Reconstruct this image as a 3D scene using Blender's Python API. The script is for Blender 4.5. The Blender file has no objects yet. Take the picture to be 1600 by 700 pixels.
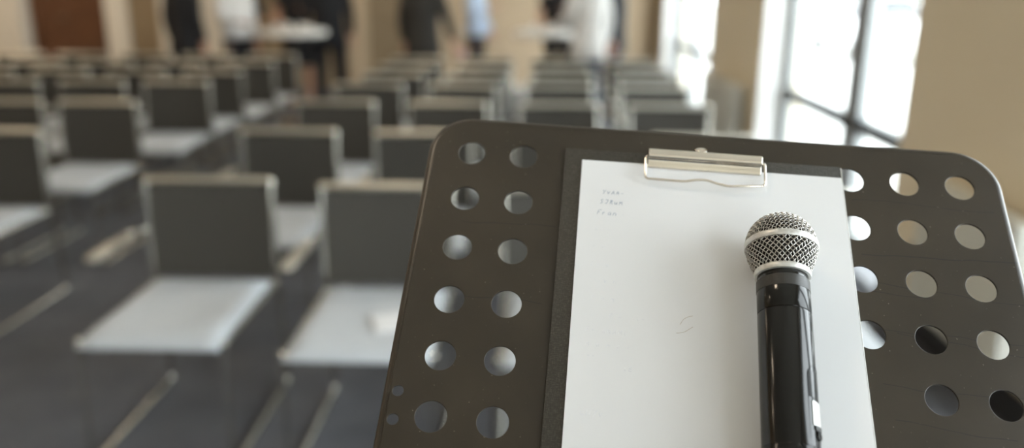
import bpy, bmesh, math, random
from mathutils import Vector, Matrix, Quaternion
random.seed(7)
PI = math.pi
SC = bpy.context.scene
COL = SC.collection

# ------------------------------------------------------------------ materials
def mat(name, color=(.5, .5, .5), rough=.5, metal=0., spec=.5, coat=0., noise=None, bump=None, emit=None, alpha=None, trans=0., sheen=0.):
    m = bpy.data.materials.new(name); m.use_nodes = True
    nt = m.node_tree; b = nt.nodes['Principled BSDF']
    b.inputs['Base Color'].default_value = (*color, 1)
    b.inputs['Roughness'].default_value = rough
    b.inputs['Metallic'].default_value = metal
    b.inputs['Specular IOR Level'].default_value = spec
    b.inputs['Coat Weight'].default_value = coat
    b.inputs['Transmission Weight'].default_value = trans
    b.inputs['Sheen Weight'].default_value = sheen
    if alpha is not None: b.inputs['Alpha'].default_value = alpha
    if emit: b.inputs['Emission Color'].default_value = (*emit[0], 1); b.inputs['Emission Strength'].default_value = emit[1]
    tc = nt.nodes.new('ShaderNodeTexCoord')
    if noise:   # (scale, colour2, detail)
        n = nt.nodes.new('ShaderNodeTexNoise'); n.inputs['Scale'].default_value = noise[0]; n.inputs['Detail'].default_value = noise[2]
        r = nt.nodes.new('ShaderNodeValToRGB')
        r.color_ramp.elements[0].position = .3; r.color_ramp.elements[1].position = .7
        r.color_ramp.elements[0].color = (*color, 1); r.color_ramp.elements[1].color = (*noise[1], 1)
        nt.links.new(tc.outputs['Object'], n.inputs['Vector']); nt.links.new(n.outputs['Fac'], r.inputs['Fac'])
        nt.links.new(r.outputs['Color'], b.inputs['Base Color'])
    if bump:    # (scale, strength, distance)
        n = nt.nodes.new('ShaderNodeTexNoise'); n.inputs['Scale'].default_value = bump[0]; n.inputs['Detail'].default_value = 4
        bp = nt.nodes.new('ShaderNodeBump'); bp.inputs['Strength'].default_value = bump[1]; bp.inputs['Distance'].default_value = bump[2]
        nt.links.new(tc.outputs['Object'], n.inputs['Vector']); nt.links.new(n.outputs['Fac'], bp.inputs['Height'])
        nt.links.new(bp.outputs['Normal'], b.inputs['Normal'])
    return m

M = {}
M['wall'] = mat('tan_paint', (.78, .68, .51), .9, spec=.2, bump=(60, .1, .002))
M['wall_back'] = mat('peach_paint', (.57, .45, .31), .9, spec=.2, bump=(60, .1, .002))
M['cream'] = mat('cream_paint', (.80, .755, .66), .8, spec=.2, bump=(60, .1, .002))
M['white_paint'] = mat('white_plaster', (.85, .85, .83), .8, spec=.2, bump=(60, .1, .002))
M['ceiling'] = mat('ceiling_paint', (.78, .73, .65), .9, spec=.2, bump=(60, .1, .002))
M['skirting'] = mat('black_skirting', (.018, .018, .02), .5, noise=(8, (.026, .026, .028), 3))
M['carpet'] = mat('blue_grey_carpet', (.045, .048, .060), .95, spec=.1, noise=(5.5, (.078, .080, .092), 6), bump=(900, .6, .004), sheen=.2)
M['brown_tan'] = mat('brown_tan_matte', (.27, .205, .13), .8, spec=.2, noise=(3, (.31, .24, .155), 3))
M['door'] = mat('brown_wood', (.10, .042, .018), .45, noise=(3, (.14, .06, .026), 8))
M['frame_dark'] = mat('window_seal', (.05, .055, .055), .5, noise=(20, (.07, .07, .07), 2))
M['frame_light'] = mat('window_frame', (.38, .40, .40), .45, noise=(20, (.42, .44, .44), 2))
M['chrome'] = mat('satin_chrome', (.64, .62, .56), .17, metal=1., noise=(30, (.58, .56, .50), 2))
M['rail_metal'] = mat('brushed_rail', (.74, .71, .62), .36, metal=1., noise=(30, (.68, .65, .57), 2))
M['back_mesh'] = mat('charcoal_mesh', (.044, .041, .035), .75, spec=.3, noise=(400, (.060, .056, .048), 2), bump=(500, .4, .002))
M['seat_fabric'] = mat('grey_seat_fabric', (.37, .40, .425), .75, noise=(300, (.45, .48, .505), 3), bump=(700, .3, .002), sheen=.3)
M['pad'] = mat('armrest_pad', (.42, .40, .34), .3, metal=.6, noise=(20, (.5, .47, .4), 2))
M['black_plastic'] = mat('black_plastic', (.02, .02, .02), .4, noise=(50, (.03, .03, .03), 2))
M['sill_stone'] = mat('grey_sill_stone', (.12, .125, .14), .5, noise=(30, (.17, .175, .19), 4))
M['radiator'] = mat('cream_enamel', (.66, .65, .58), .35, noise=(4, (.68, .67, .6), 2))
M['skin'] = mat('skin', (.55, .30, .21), .5, noise=(30, (.6, .34, .25), 3))
M['suit_black'] = mat('black_suit_cloth', (.010, .011, .014), .85, noise=(200, (.016, .017, .02), 2))
M['suit_grey'] = mat('dark_grey_suit_cloth', (.034, .033, .030), .85, noise=(200, (.045, .043, .039), 2))
M['shirt_white'] = mat('white_shirt_cloth', (.80, .79, .77), .8, noise=(200, (.84, .83, .81), 2))
M['shirt_blue'] = mat('pale_blue_shirt_cloth', (.52, .62, .78), .8, noise=(200, (.56, .66, .80), 2))
M['jeans'] = mat('blue_denim', (.05, .075, .13), .85, noise=(200, (.07, .1, .16), 2))
M['beige_cloth'] = mat('beige_cloth', (.45, .40, .32), .85, noise=(200, (.5, .44, .36), 2))
M['hair'] = mat('brown_hair', (.05, .03, .018), .6, noise=(90, (.08, .05, .03), 4))
M['hair_dark'] = mat('black_hair', (.015, .012, .01), .55, noise=(90, (.03, .022, .018), 4))
M['hair_fair'] = mat('fair_hair', (.30, .19, .09), .6, noise=(90, (.36, .24, .12), 4))
M['eye_white'] = mat('eye_white', (.8, .8, .78), .3, noise=(9, (.82, .82, .8), 1))
M['lip'] = mat('lip', (.45, .16, .13), .5, noise=(9, (.48, .18, .15), 1))
M['table_white'] = mat('white_cover', (.88, .87, .83), .6, noise=(6, (.90, .89, .85), 2))
M['china'] = mat('white_china', (.82, .81, .78), .2, coat=.3, noise=(6, (.85, .84, .8), 2))
M['coffee'] = mat('coffee', (.05, .02, .01), .1, noise=(6, (.06, .025, .012), 2))
M['pink'] = mat('pink_paper', (.75, .45, .50), .7, noise=(6, (.8, .5, .55), 2))
M['paper'] = mat('white_paper', (.70, .715, .73), .7, spec=.3, noise=(7, (.72, .735, .75), 3))
M['ink'] = mat('faint_blue_ink', (.20, .27, .38), .7, noise=(300, (.46, .50, .56), 2))
M['ink_faint'] = mat('show_through_ink', (.62, .65, .70), .7, noise=(300, (.78, .785, .80), 2))
M['mark'] = mat('grey_scuff', (.42, .38, .33), .7, noise=(300, (.5, .45, .4), 2))
M['nickel'] = mat('nickel', (.84, .78, .70), .09, metal=1., noise=(15, (.80, .75, .67), 2))
M['mic_grille'] = mat('silver_wire', (.62, .60, .56), .32, metal=.85, noise=(800, (.5, .48, .45), 2))
M['mic_band'] = mat('satin_silver', (.60, .60, .57), .42, metal=.6, noise=(300, (.74, .74, .72), 2))
M['foam'] = mat('black_foam', (.018, .017, .016), .95, noise=(500, (.03, .028, .026), 2), bump=(900, .7, .001))
M['mic_satin'] = mat('satin_black_metal', (.004, .004, .0037), .15, spec=.5, noise=(600, (.008, .008, .0074), 2))
M['mic_sleeve'] = mat('satin_grey_metal', (.032, .031, .029), .42, spec=.5, noise=(600, (.038, .037, .034), 2))
M['mic_gloss'] = mat('gloss_black', (.006, .006, .0055), .16, spec=.4, noise=(600, (.008, .008, .007), 2))
M['car'] = mat('white_car_paint', (.8, .8, .8), .2, coat=.6, noise=(2, (.83, .83, .83), 1))
M['car_glass'] = mat('car_glass', (.03, .035, .04), .05, noise=(2, (.05, .055, .06), 1))
M['rubber'] = mat('tyre_rubber', (.02, .02, .02), .8, noise=(50, (.03, .03, .03), 2))
M['leaf'] = mat('leaf_green', (.10, .26, .04), .7, noise=(3, (.22, .42, .09), 6))
M['bark'] = mat('bark', (.12, .08, .05), .9, noise=(20, (.18, .12, .08), 6))
M['pavement'] = mat('pale_pavement', (.55, .55, .53), .9, noise=(1.5, (.62, .62, .6), 6))
M['fill_lamp'] = mat('fill_diffuser', (.9, .9, .9), .5, noise=(5, (.92, .92, .92), 1), emit=((1, .80, .58), 6.))  # glowing disc of the added overhead fill lights

def glass_mat():
    m = bpy.data.materials.new('window_glass'); m.use_nodes = True; nt = m.node_tree
    nt.nodes.remove(nt.nodes['Principled BSDF']); out = nt.nodes['Material Output']
    t = nt.nodes.new('ShaderNodeBsdfTransparent'); t.inputs[0].default_value = (.95, .97, .97, 1)
    g = nt.nodes.new('ShaderNodeBsdfGlossy'); g.inputs['Roughness'].default_value = .02
    fr = nt.nodes.new('ShaderNodeMapRange'); lw = nt.nodes.new('ShaderNodeLayerWeight'); pw = nt.nodes.new('ShaderNodeMath'); pw.operation = 'POWER'; pw.inputs[1].default_value = 5.
    nt.links.new(lw.outputs['Facing'], pw.inputs[0]); nt.links.new(pw.outputs[0], fr.inputs[0]); fr.inputs[3].default_value = .03; fr.inputs[4].default_value = .6; lw.inputs[0].default_value = .5
    mx = nt.nodes.new('ShaderNodeMixShader')
    nt.links.new(fr.outputs[0], mx.inputs[0]); nt.links.new(t.outputs[0], mx.inputs[1]); nt.links.new(g.outputs[0], mx.inputs[2])
    nt.links.new(mx.outputs[0], out.inputs[0]); return m
M['glass'] = glass_mat()

def stand_mat():   # dark powder-coated sheet with dust, scuffs and long hair scratches
    m = bpy.data.materials.new('worn_black_coating'); m.use_nodes = True; nt = m.node_tree; L = nt.links
    b = nt.nodes['Principled BSDF']; b.inputs['Specular IOR Level'].default_value = .5
    tc = nt.nodes.new('ShaderNodeTexCoord')
    n1 = nt.nodes.new('ShaderNodeTexNoise'); n1.inputs['Scale'].default_value = 9; n1.inputs['Detail'].default_value = 7; n1.inputs['Roughness'].default_value = .62
    r1 = nt.nodes.new('ShaderNodeValToRGB'); r1.color_ramp.elements[0].position = .3; r1.color_ramp.elements[1].position = .75
    r1.color_ramp.elements[0].color = (.021, .0155, .009, 1); r1.color_ramp.elements[1].color = (.036, .027, .016, 1)
    L.new(tc.outputs['Object'], n1.inputs['Vector']); L.new(n1.outputs['Fac'], r1.inputs['Fac'])
    # a few long hairline scratches running across the sheet
    sx = nt.nodes.new('ShaderNodeSeparateXYZ'); L.new(tc.outputs['Object'], sx.inputs[0])
    nz = nt.nodes.new('ShaderNodeTexNoise'); nz.inputs['Scale'].default_value = 14; nz.inputs['Detail'].default_value = 2; L.new(tc.outputs['Object'], nz.inputs['Vector'])
    def mth(op, a, b=None, c=None):
        q = nt.nodes.new('ShaderNodeMath'); q.operation = op
        for i_, v_ in enumerate((a, b, c)):
            if v_ is None: continue
            if hasattr(v_, 'links'): L.new(v_, q.inputs[i_])
            else: q.inputs[i_].default_value = v_
        return q.outputs[0]
    wob = mth('MULTIPLY_ADD', nz.outputs['Fac'], .012, -.006); acc = None
    for y_, sl_, x0_, x1_ in ((-.021, -.02, .31, .42), (-.068, .035, .312, .43), (-.098, -.10, .31, .43), (-.104, -.05, .31, .36), (-.134, -.02, .32, .43), (-.139, -.11, .33, .42), (-.176, -.01, .315, .43), (-.205, -.06, .32, .40), (-.060, .02, .0, .075), (-.150, -.05, .0, .07)):
        ln = mth('MULTIPLY_ADD', sx.outputs[0], sl_, y_ - sl_*.37); dd = mth('ABSOLUTE', mth('SUBTRACT', mth('ADD', sx.outputs[1], wob), ln))
        k_ = mth('LESS_THAN', dd, .00027 if y_ != -.068 else .0004)
        k_ = mth('MULTIPLY', k_, mth('MULTIPLY', mth('GREATER_THAN', sx.outputs[0], x0_), mth('LESS_THAN', sx.outputs[0], x1_)))
        acc = k_ if acc is None else mth('MAXIMUM', acc, k_)
    mx = nt.nodes.new('ShaderNodeMix'); mx.data_type = 'RGBA'; mx.blend_type = 'MIX'; mx.inputs[7].default_value = (.007, .0065, .006, 1)
    L.new(mth('MULTIPLY', acc, .95), mx.inputs[0]); L.new(r1.outputs['Color'], mx.inputs[6])
    # fine dust specks
    n3 = nt.nodes.new('ShaderNodeTexNoise'); n3.inputs['Scale'].default_value = 420; n3.inputs['Detail'].default_value = 1
    r3 = nt.nodes.new('ShaderNodeValToRGB'); r3.color_ramp.elements[0].position = .745; r3.color_ramp.elements[1].position = .82
    r3.color_ramp.elements[0].color = (0, 0, 0, 1); r3.color_ramp.elements[1].color = (.16, .15, .13, 1)
    L.new(tc.outputs['Object'], n3.inputs['Vector']); L.new(n3.outputs['Fac'], r3.inputs['Fac'])
    ad = nt.nodes.new('ShaderNodeMix'); ad.data_type = 'RGBA'; ad.blend_type = 'ADD'; ad.inputs[0].default_value = 1.
    L.new(mx.outputs[2], ad.inputs[6]); L.new(r3.outputs['Color'], ad.inputs[7]); L.new(ad.outputs[2], b.inputs['Base Color'])
    r4 = nt.nodes.new('ShaderNodeMapRange'); r4.inputs[3].default_value = .30; r4.inputs[4].default_value = .42
    L.new(n1.outputs['Fac'], r4.inputs[0]); L.new(r4.outputs[0], b.inputs['Roughness'])
    return m
M['stand'] = stand_mat()

def board_mat():   # woven-texture vinyl of the clipboard
    m = bpy.data.materials.new('grained_vinyl'); m.use_nodes = True; nt = m.node_tree; L = nt.links
    b = nt.nodes['Principled BSDF']; b.inputs['Roughness'].default_value = .5
    tc = nt.nodes.new('ShaderNodeTexCoord'); hs = []
    for k, sc in enumerate(((1500., 260., 1.), (260., 1500., 1.))):
        mp = nt.nodes.new('ShaderNodeMapping'); mp.inputs['Scale'].default_value = sc
        n = nt.nodes.new('ShaderNodeTexNoise'); n.inputs['Scale'].default_value = 1.; n.inputs['Detail'].default_value = 1
        L.new(tc.outputs['Object'], mp.inputs['Vector']); L.new(mp.outputs[0], n.inputs['Vector']); hs.append(n)
    a = nt.nodes.new('ShaderNodeMath'); a.operation = 'ADD'; L.new(hs[0].outputs['Fac'], a.inputs[0]); L.new(hs[1].outputs['Fac'], a.inputs[1])
    r = nt.nodes.new('ShaderNodeValToRGB'); r.color_ramp.elements[0].position = .8; r.color_ramp.elements[1].position = 1.
    r.color_ramp.elements[0].color = (.028, .026, .020, 1); r.color_ramp.elements[1].color = (.055, .052, .042, 1)
    h = nt.nodes.new('ShaderNodeMath'); h.operation = 'MULTIPLY'; h.inputs[1].default_value = .8
    L.new(a.outputs[0], h.inputs[0]); L.new(h.outputs[0], r.inputs['Fac']); L.new(r.outputs[0], b.inputs['Base Color'])
    bp = nt.nodes.new('ShaderNodeBump'); bp.inputs['Strength'].default_value = .5; bp.inputs['Distance'].default_value = .0006
    L.new(a.outputs[0], bp.inputs['Height']); L.new(bp.outputs[0], b.inputs['Normal']); return m
M['board'] = board_mat()

# ------------------------------------------------------------------ mesh helpers
def box(bm, x0, x1, y0, y1, z0, z1, bev=0., seg=2):
    r = bmesh.ops.create_cube(bm, size=1., matrix=Matrix.Translation(((x0+x1)/2, (y0+y1)/2, (z0+z1)/2)) @ Matrix.Diagonal((x1-x0, y1-y0, z1-z0, 1)))
    if bev > 0:
        es = list({e for v in r['verts'] for e in v.link_edges})
        bmesh.ops.bevel(bm, geom=es, offset=bev, segments=seg, profile=.5, affect='EDGES')
    return bm

def sweep(bm, pts, ra, rb=None, n=10, up=Vector((0, 0, 1)), closed=False, cap=True, expo=1.):
    """tube of elliptical section along pts; ra across (side), rb along 'up'"""
    rb = ra if rb is None else rb
    pts = [Vector(p) for p in pts]; N = len(pts); rings = []
    side_prev = None
    for i, p in enumerate(pts):
        a = pts[(i-1) % N] if (i > 0 or closed) else None
        c = pts[(i+1) % N] if (i < N-1 or closed) else None
        t = ((p-a).normalized() if a is not None else Vector()) + ((c-p).normalized() if c is not None else Vector())
        t.normalize()
        s = t.cross(up)
        if s.length < 1e-3: s = side_prev if side_prev is not None else t.orthogonal()
        s.normalize()
        if side_prev is not None and s.dot(side_prev) < 0: s = -s
        side_prev = s; w = s.cross(t).normalized()
        k = 1.
        if a is not None and c is not None:
            d = (p-a).normalized().dot((c-p).normalized()); k = 1/max(.5, math.sqrt(max(.01, (1+d)/2)))
        ring = []
        for j in range(n):
            th = 2*PI*j/n; cx, sx = math.cos(th), math.sin(th)
            if expo != 1.: cx = math.copysign(abs(cx)**expo, cx); sx = math.copysign(abs(sx)**expo, sx)
            ring.append(bm.verts.new(p + s*cx*ra + w*sx*rb*k))
        rings.append(ring)
    for i in range(N if closed else N-1):
        A, B = rings[i], rings[(i+1) % N]
        for j in range(n): bm.faces.new((A[j], A[(j+1) % n], B[(j+1) % n], B[j]))
    if cap and not closed:
        bm.faces.new(rings[0][::-1]); bm.faces.new(rings[-1])
    return bm

def lathe(bm, prof, n=48, mtx=Matrix(), cap=True):
    rings = []
    for r, z in prof:
        if r < 1e-7: rings.append([bm.verts.new(mtx @ Vector((0, 0, z)))])
        else: rings.append([bm.verts.new(mtx @ Vector((r*math.cos(2*PI*j/n), r*math.sin(2*PI*j/n), z))) for j in range(n)])
    for A, B in zip(rings, rings[1:]):
        if len(A) == 1 and len(B) == 1: continue
        for j in range(n):
            if len(A) == 1: bm.faces.new((A[0], B[j], B[(j+1) % n]))
            elif len(B) == 1: bm.faces.new((A[j], A[(j+1) % n], B[0]))
            else: bm.faces.new((A[j], A[(j+1) % n], B[(j+1) % n], B[j]))
    if cap:
        if len(rings[0]) > 1: bm.faces.new(rings[0][::-1])
        if len(rings[-1]) > 1: bm.faces.new(rings[-1])
    return bm

def fillet(pts, r, seg=5):
    """round the inner corners of a polyline"""
    pts = [Vector(p) for p in pts]; out = [pts[0]]
    for i in range(1, len(pts)-1):
        a, p, c = pts[i-1], pts[i], pts[i+1]
        u = (a-p); v = (c-p); rr = min(r, u.length*.45, v.length*.45); u.normalize(); v.normalize()
        A = p+u*rr; B = p+v*rr
        for k in range(seg+1):
            t = k/seg; out.append(A*(1-t)**2 + p*2*t*(1-t) + B*t*t)
    out.append(pts[-1]); return out

def link(name, bm_or_me, m, parent=None, smooth=True, angle=40):
    if isinstance(bm_or_me, bmesh.types.BMesh):
        bmesh.ops.recalc_face_normals(bm_or_me, faces=bm_or_me.faces[:])
        me = bpy.data.meshes.new(name); bm_or_me.to_mesh(me); bm_or_me.free()
    else: me = bm_or_me
    for p in me.polygons: p.use_smooth = smooth
    if smooth and angle < 180:
        try: me.set_sharp_from_angle(angle=math.radians(angle))
        except Exception: pass
    if m is not None:
        me.materials.clear(); me.materials.append(m)
    o = bpy.data.objects.new(name, me); COL.objects.link(o); o.parent = parent
    return o
def nb(): return bmesh.new()

def tag(o, label=None, cat=None, group=None, kind=None):
    if label: o['label'] = label
    if cat: o['category'] = cat
    if group: o['group'] = group
    if kind: o['kind'] = kind
    return o
def empty(name, loc=(0, 0, 0), rz=0., label=None, cat=None, group=None, mtx=None):
    o = bpy.data.objects.new(name, None); o.empty_display_size = .05; COL.objects.link(o)
    if mtx is not None: o.matrix_world = mtx
    else: o.location = loc; o.rotation_euler = (0, 0, rz)
    return tag(o, label, cat, group)
def copy_tree(o, parent=None):
    c = o.copy(); COL.objects.link(c)
    if parent is not None:
        c.parent = parent
    for ch in list(o.children): copy_tree(ch, c)
    return c
def struct(name, bm, m, parent=None, **k):
    o = link(name, bm, m, parent, smooth=False, **k)
    if parent is None: o['kind'] = 'structure'
    return o

# ------------------------------------------------------------------ camera  (room axes: x right, y into the room, z up)
CAM = Vector((0, 0, 1.56))
FPX = 1290.
d = Vector((-23, 4383, 1290)).normalized()            # room 'down' seen by the lens (x right, y down, z forward)
yv = Vector((40, 0, 1290)); yv.y = -(yv.x*d.x + yv.z*d.z)/d.y; yv.normalize()
xv = d.cross(yv)
if xv.x < 0: xv = -xv
CM = Matrix((xv, yv, -d))                              # lens -> room
cd = bpy.data.cameras.new('camera'); cam = bpy.data.objects.new('camera', cd); COL.objects.link(cam); SC.camera = cam
rgt, dwn, fwd = CM @ Vector((1, 0, 0)), CM @ Vector((0, 1, 0)), CM @ Vector((0, 0, 1))
cam.matrix_world = Matrix(((rgt.x, -dwn.x, -fwd.x, CAM.x), (rgt.y, -dwn.y, -fwd.y, CAM.y), (rgt.z, -dwn.z, -fwd.z, CAM.z), (0, 0, 0, 1)))
cd.sensor_width = 36; cd.lens = 36*FPX/1600; cd.clip_start = .02; cd.clip_end = 300
cd.dof.use_dof = True; cd.dof.focus_distance = .598; cd.dof.aperture_fstop = 2.25; cd.dof.aperture_blades = 0

# ------------------------------------------------------------------ room shell
XR, XG, XO = 1.76, 1.99, 2.10     # inner wall face, glass plane, outer face
YB, YN, XL, ZC = 12.3, -5.0, -8.4, 3.25
bm = nb(); box(bm, XL-.2, XO, YN-.2, YB+.2, -.12, 0); struct('floor', bm, M['carpet'])
bm = nb(); box(bm, XL-.2, XO, YN-.2, YB+.2, ZC, ZC+.15); struct('ceiling', bm, M['ceiling'])
bm = nb(); box(bm, XL-.2, XL, YN-.2, YB+.2, 0, ZC); struct('wall_left', bm, M['wall_back'])
bm = nb(); box(bm, XL, XR, YB, YB+.2, 0, ZC)
wb = struct('wall_back', bm, M['wall_back'])
bm = nb(); box(bm, XL, XR, YN-.2, YN, 0, ZC); struct('wall_front', bm, M['cream'])
openings = [(8.6, 11.8), (3.99, 6.62), (-.7, 2.62), (-4.4, -1.7)]
solid = [(11.8, YB+.2), (6.62, 8.6), (2.62, 3.99), (-1.7, -.7), (YN-.2, -4.4)]
ZT = 2.85
bm = nb()
for a, b in solid: box(bm, XR, XO, a, b, 0, ZC)
for a, b in openings: box(bm, XR, XO, a, b, ZT, ZC)
struct('wall_right', bm, M['wall'])
# plastered reveals (thin white linings of the window openings)
for i, (a, b) in enumerate(openings):
    bm = nb()
    box(bm, XR+.004, XG-.03, b-.012, b, 0, ZT); box(bm, XR+.004, XG-.03, a, a+.012, 0, ZT); box(bm, XR+.004, XG-.03, a, b, ZT-.012, ZT)
    struct('trim_%d' % (i+1), bm, M['white_paint'])
# skirtings
bm = nb()
for a, b in solid:
    if b-a > .6: box(bm, XR-.015, XR, a, min(b, YB), 0, .13, .003)
struct('baseboard_right', bm, M['skirting'])
bm = nb(); box(bm, XL, -7.35, YB-.015, YB, 0, .1); box(bm, -6.3, XR, YB-.015, YB, 0, .1); struct('baseboard_back', bm, M['cream'])
# cream pilasters, brown panels and a darker brown niche on the back wall
tn = 5
for x0, x1, dep, mm in ((-8.1, -7.42, .32, 'cream'), (-6.30, -5.98, .08, 'cream'), (-5.50, -4.55, .10, 'cream'), (-4.54, -2.76, .03, 'brown_tan'), (-2.75, -2.46, .06, 'wall_back'), (-2.45, -1.75, .03, 'brown_tan'), (-5.97, -5.51, .02, 'brown_tan'), (1.60, 1.755, .03, 'brown_tan')):
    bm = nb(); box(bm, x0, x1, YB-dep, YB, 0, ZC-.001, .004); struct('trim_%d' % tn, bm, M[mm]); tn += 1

def window(n, y0, y1, mull):
    w = empty('window_%d' % n, ((XG), (y0+y1)/2, 0)); w['kind'] = 'structure'
    def F(name, boxes, m):
        bm = nb()
        for b in boxes: box(bm, b[0]-XG, b[1]-XG, b[2]-(y0+y1)/2, b[3]-(y0+y1)/2, b[4], b[5], .002, 1)
        link(name, bm, m, w)
    x0, x1 = XG-.03, XG+.03
    F('window_frame', [(x0, x1, y0, y0+.06, 0, ZT), (x0, x1, y1-.06, y1, 0, ZT), (x0, x1, y0+.06, y1-.06, 0, .08), (x0, x1, y0+.06, y1-.06, ZT-.08, ZT)], M['frame_light'])
    seals = []
    for ym in mull:
        F('mullion', [(x0-.015, x1, ym-.075, ym+.075, .08, ZT-.08)], M['frame_light'])
        seals += [(x0-.025, x0-.012, ym-.11, ym-.070, .08, ZT-.08), (x0-.025, x0-.012, ym+.070, ym+.11, .08, ZT-.08)]
    F('transom', [(x0-.02, x1, y0+.06, y1-.06, .685, .765)], M['frame_dark'])
    seals += [(x0-.01, x0, y0+.05, y0+.075, .08, ZT-.08), (x0-.01, x0, y1-.10, y1-.055, .08, ZT-.08)]
    F('seal', seals, M['frame_dark'])
    F('pane', [(XG-.003, XG+.003, y0+.06, y1-.06, .08, ZT-.08)], M['glass'])
    # window board
    bm = nb(); box(bm, XR-XG+.005, -.03, -(y1-y0)/2+.012, (y1-y0)/2-.012, 0, .03); link('window_sill', bm, M['sill_stone'], w)
window(1, 8.6, 11.8, (10.6, 9.4))
window(2, 3.99, 6.62, (5.13,))
window(3, -.7, 2.62, (.65,))
window(4, -4.4, -1.7, (-3.05,))

# back-wall door (wooden double door, left)
dr = empty('door_1', (-6.83, YB, 0)); dr['kind'] = 'structure'
bm = nb(); box(bm, -.50, .50, -.05, 0, 0, 2.2, .003)
for x0, x1 in ((-.42, -.05), (.05, .42)):
    for z0, z1 in ((.2, .95), (1.05, 2.05)): box(bm, x0, x1, -.065, -.045, z0, z1, .01)
link('door_leaf', bm, M['door'], dr, smooth=False)
bm = nb(); box(bm, -.57, -.50, -.08, 0, 0, 2.27, .004); box(bm, .50, .53, -.08, 0, 0, 2.27, .004); box(bm, -.5, .5, -.08, 0, 2.2, 2.27, .004)
link('door_frame', bm, M['door'], dr, smooth=False)
bm = nb(); sweep(bm, [(-.03, -.05, 1.02), (-.03, -.10, 1.02), (-.15, -.10, 1.02)], .01, n=8); link('door_handle', bm, M['chrome'], dr)

# radiators under the tan piers
def radiator(y0, y1, z0, z1, label):
    r = empty('radiator', (XR-.003, (y0+y1)/2, 0), label=label, cat='radiator', group='cream panel radiators along the window wall')
    L = (y1-y0)/2; bm = nb(); n = int((y1-y0)/.045)
    box(bm, -.115, -.10, -L, L, z0, z1, .004)
    for k in range(n):
        y = -L+.03+(2*L-.06)*(k+.5)/n; box(bm, -.121, -.112, y-.012, y+.012, z0+.04, z1-.04, .003, 1)
    box(bm, -.055, -.040, -L, L, z0, z1, .004)
    link('panel', bm, M['radiator'], r, smooth=False)
    bm = nb(); box(bm, -.12, -.035, -L, L, z1, z1+.012, .003); 
    link('top_grille', bm, M['radiator'], r, smooth=False)
    for s in (-1, 1):
        bm = nb(); box(bm, -.12, -.035, s*L-(.006 if s > 0 else 0), s*L+(0 if s > 0 else .006), z0, z1, .001); link('side_cover', bm, M['radiator'], r, smooth=False)
        bm = nb(); box(bm, -.055, 0, s*L*.7-.02, s*L*.7+.02, z0+.1, z1-.1, .003); link('bracket', bm, M['radiator'], r, smooth=False)
    bm = nb(); sweep(bm, fillet([(-.078, L-.05, z0+.01), (-.078, L-.05, z0-.06), (0, L-.05, z0-.06)], .02), .009, n=8); link('pipe', bm, M['chrome'], r)
    bm = nb(); lathe(bm, [(.0, 0), (.02, .004), (.022, .05), (.015, .06), (0, .062)], 16, Matrix.Translation((-.085, L+.02, z1-.32)) @ Matrix.Rotation(-PI/2, 4, 'X')); link('valve', bm, M['black_plastic'], r)
radiator(2.72, 3.45, .20, .76, 'cream ribbed panel radiator under the tan wall, beyond the right side of the music stand')
radiator(6.95, 8.3, .14, .72, 'cream panel radiator on the narrow tan pier between the two tall windows')

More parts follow.
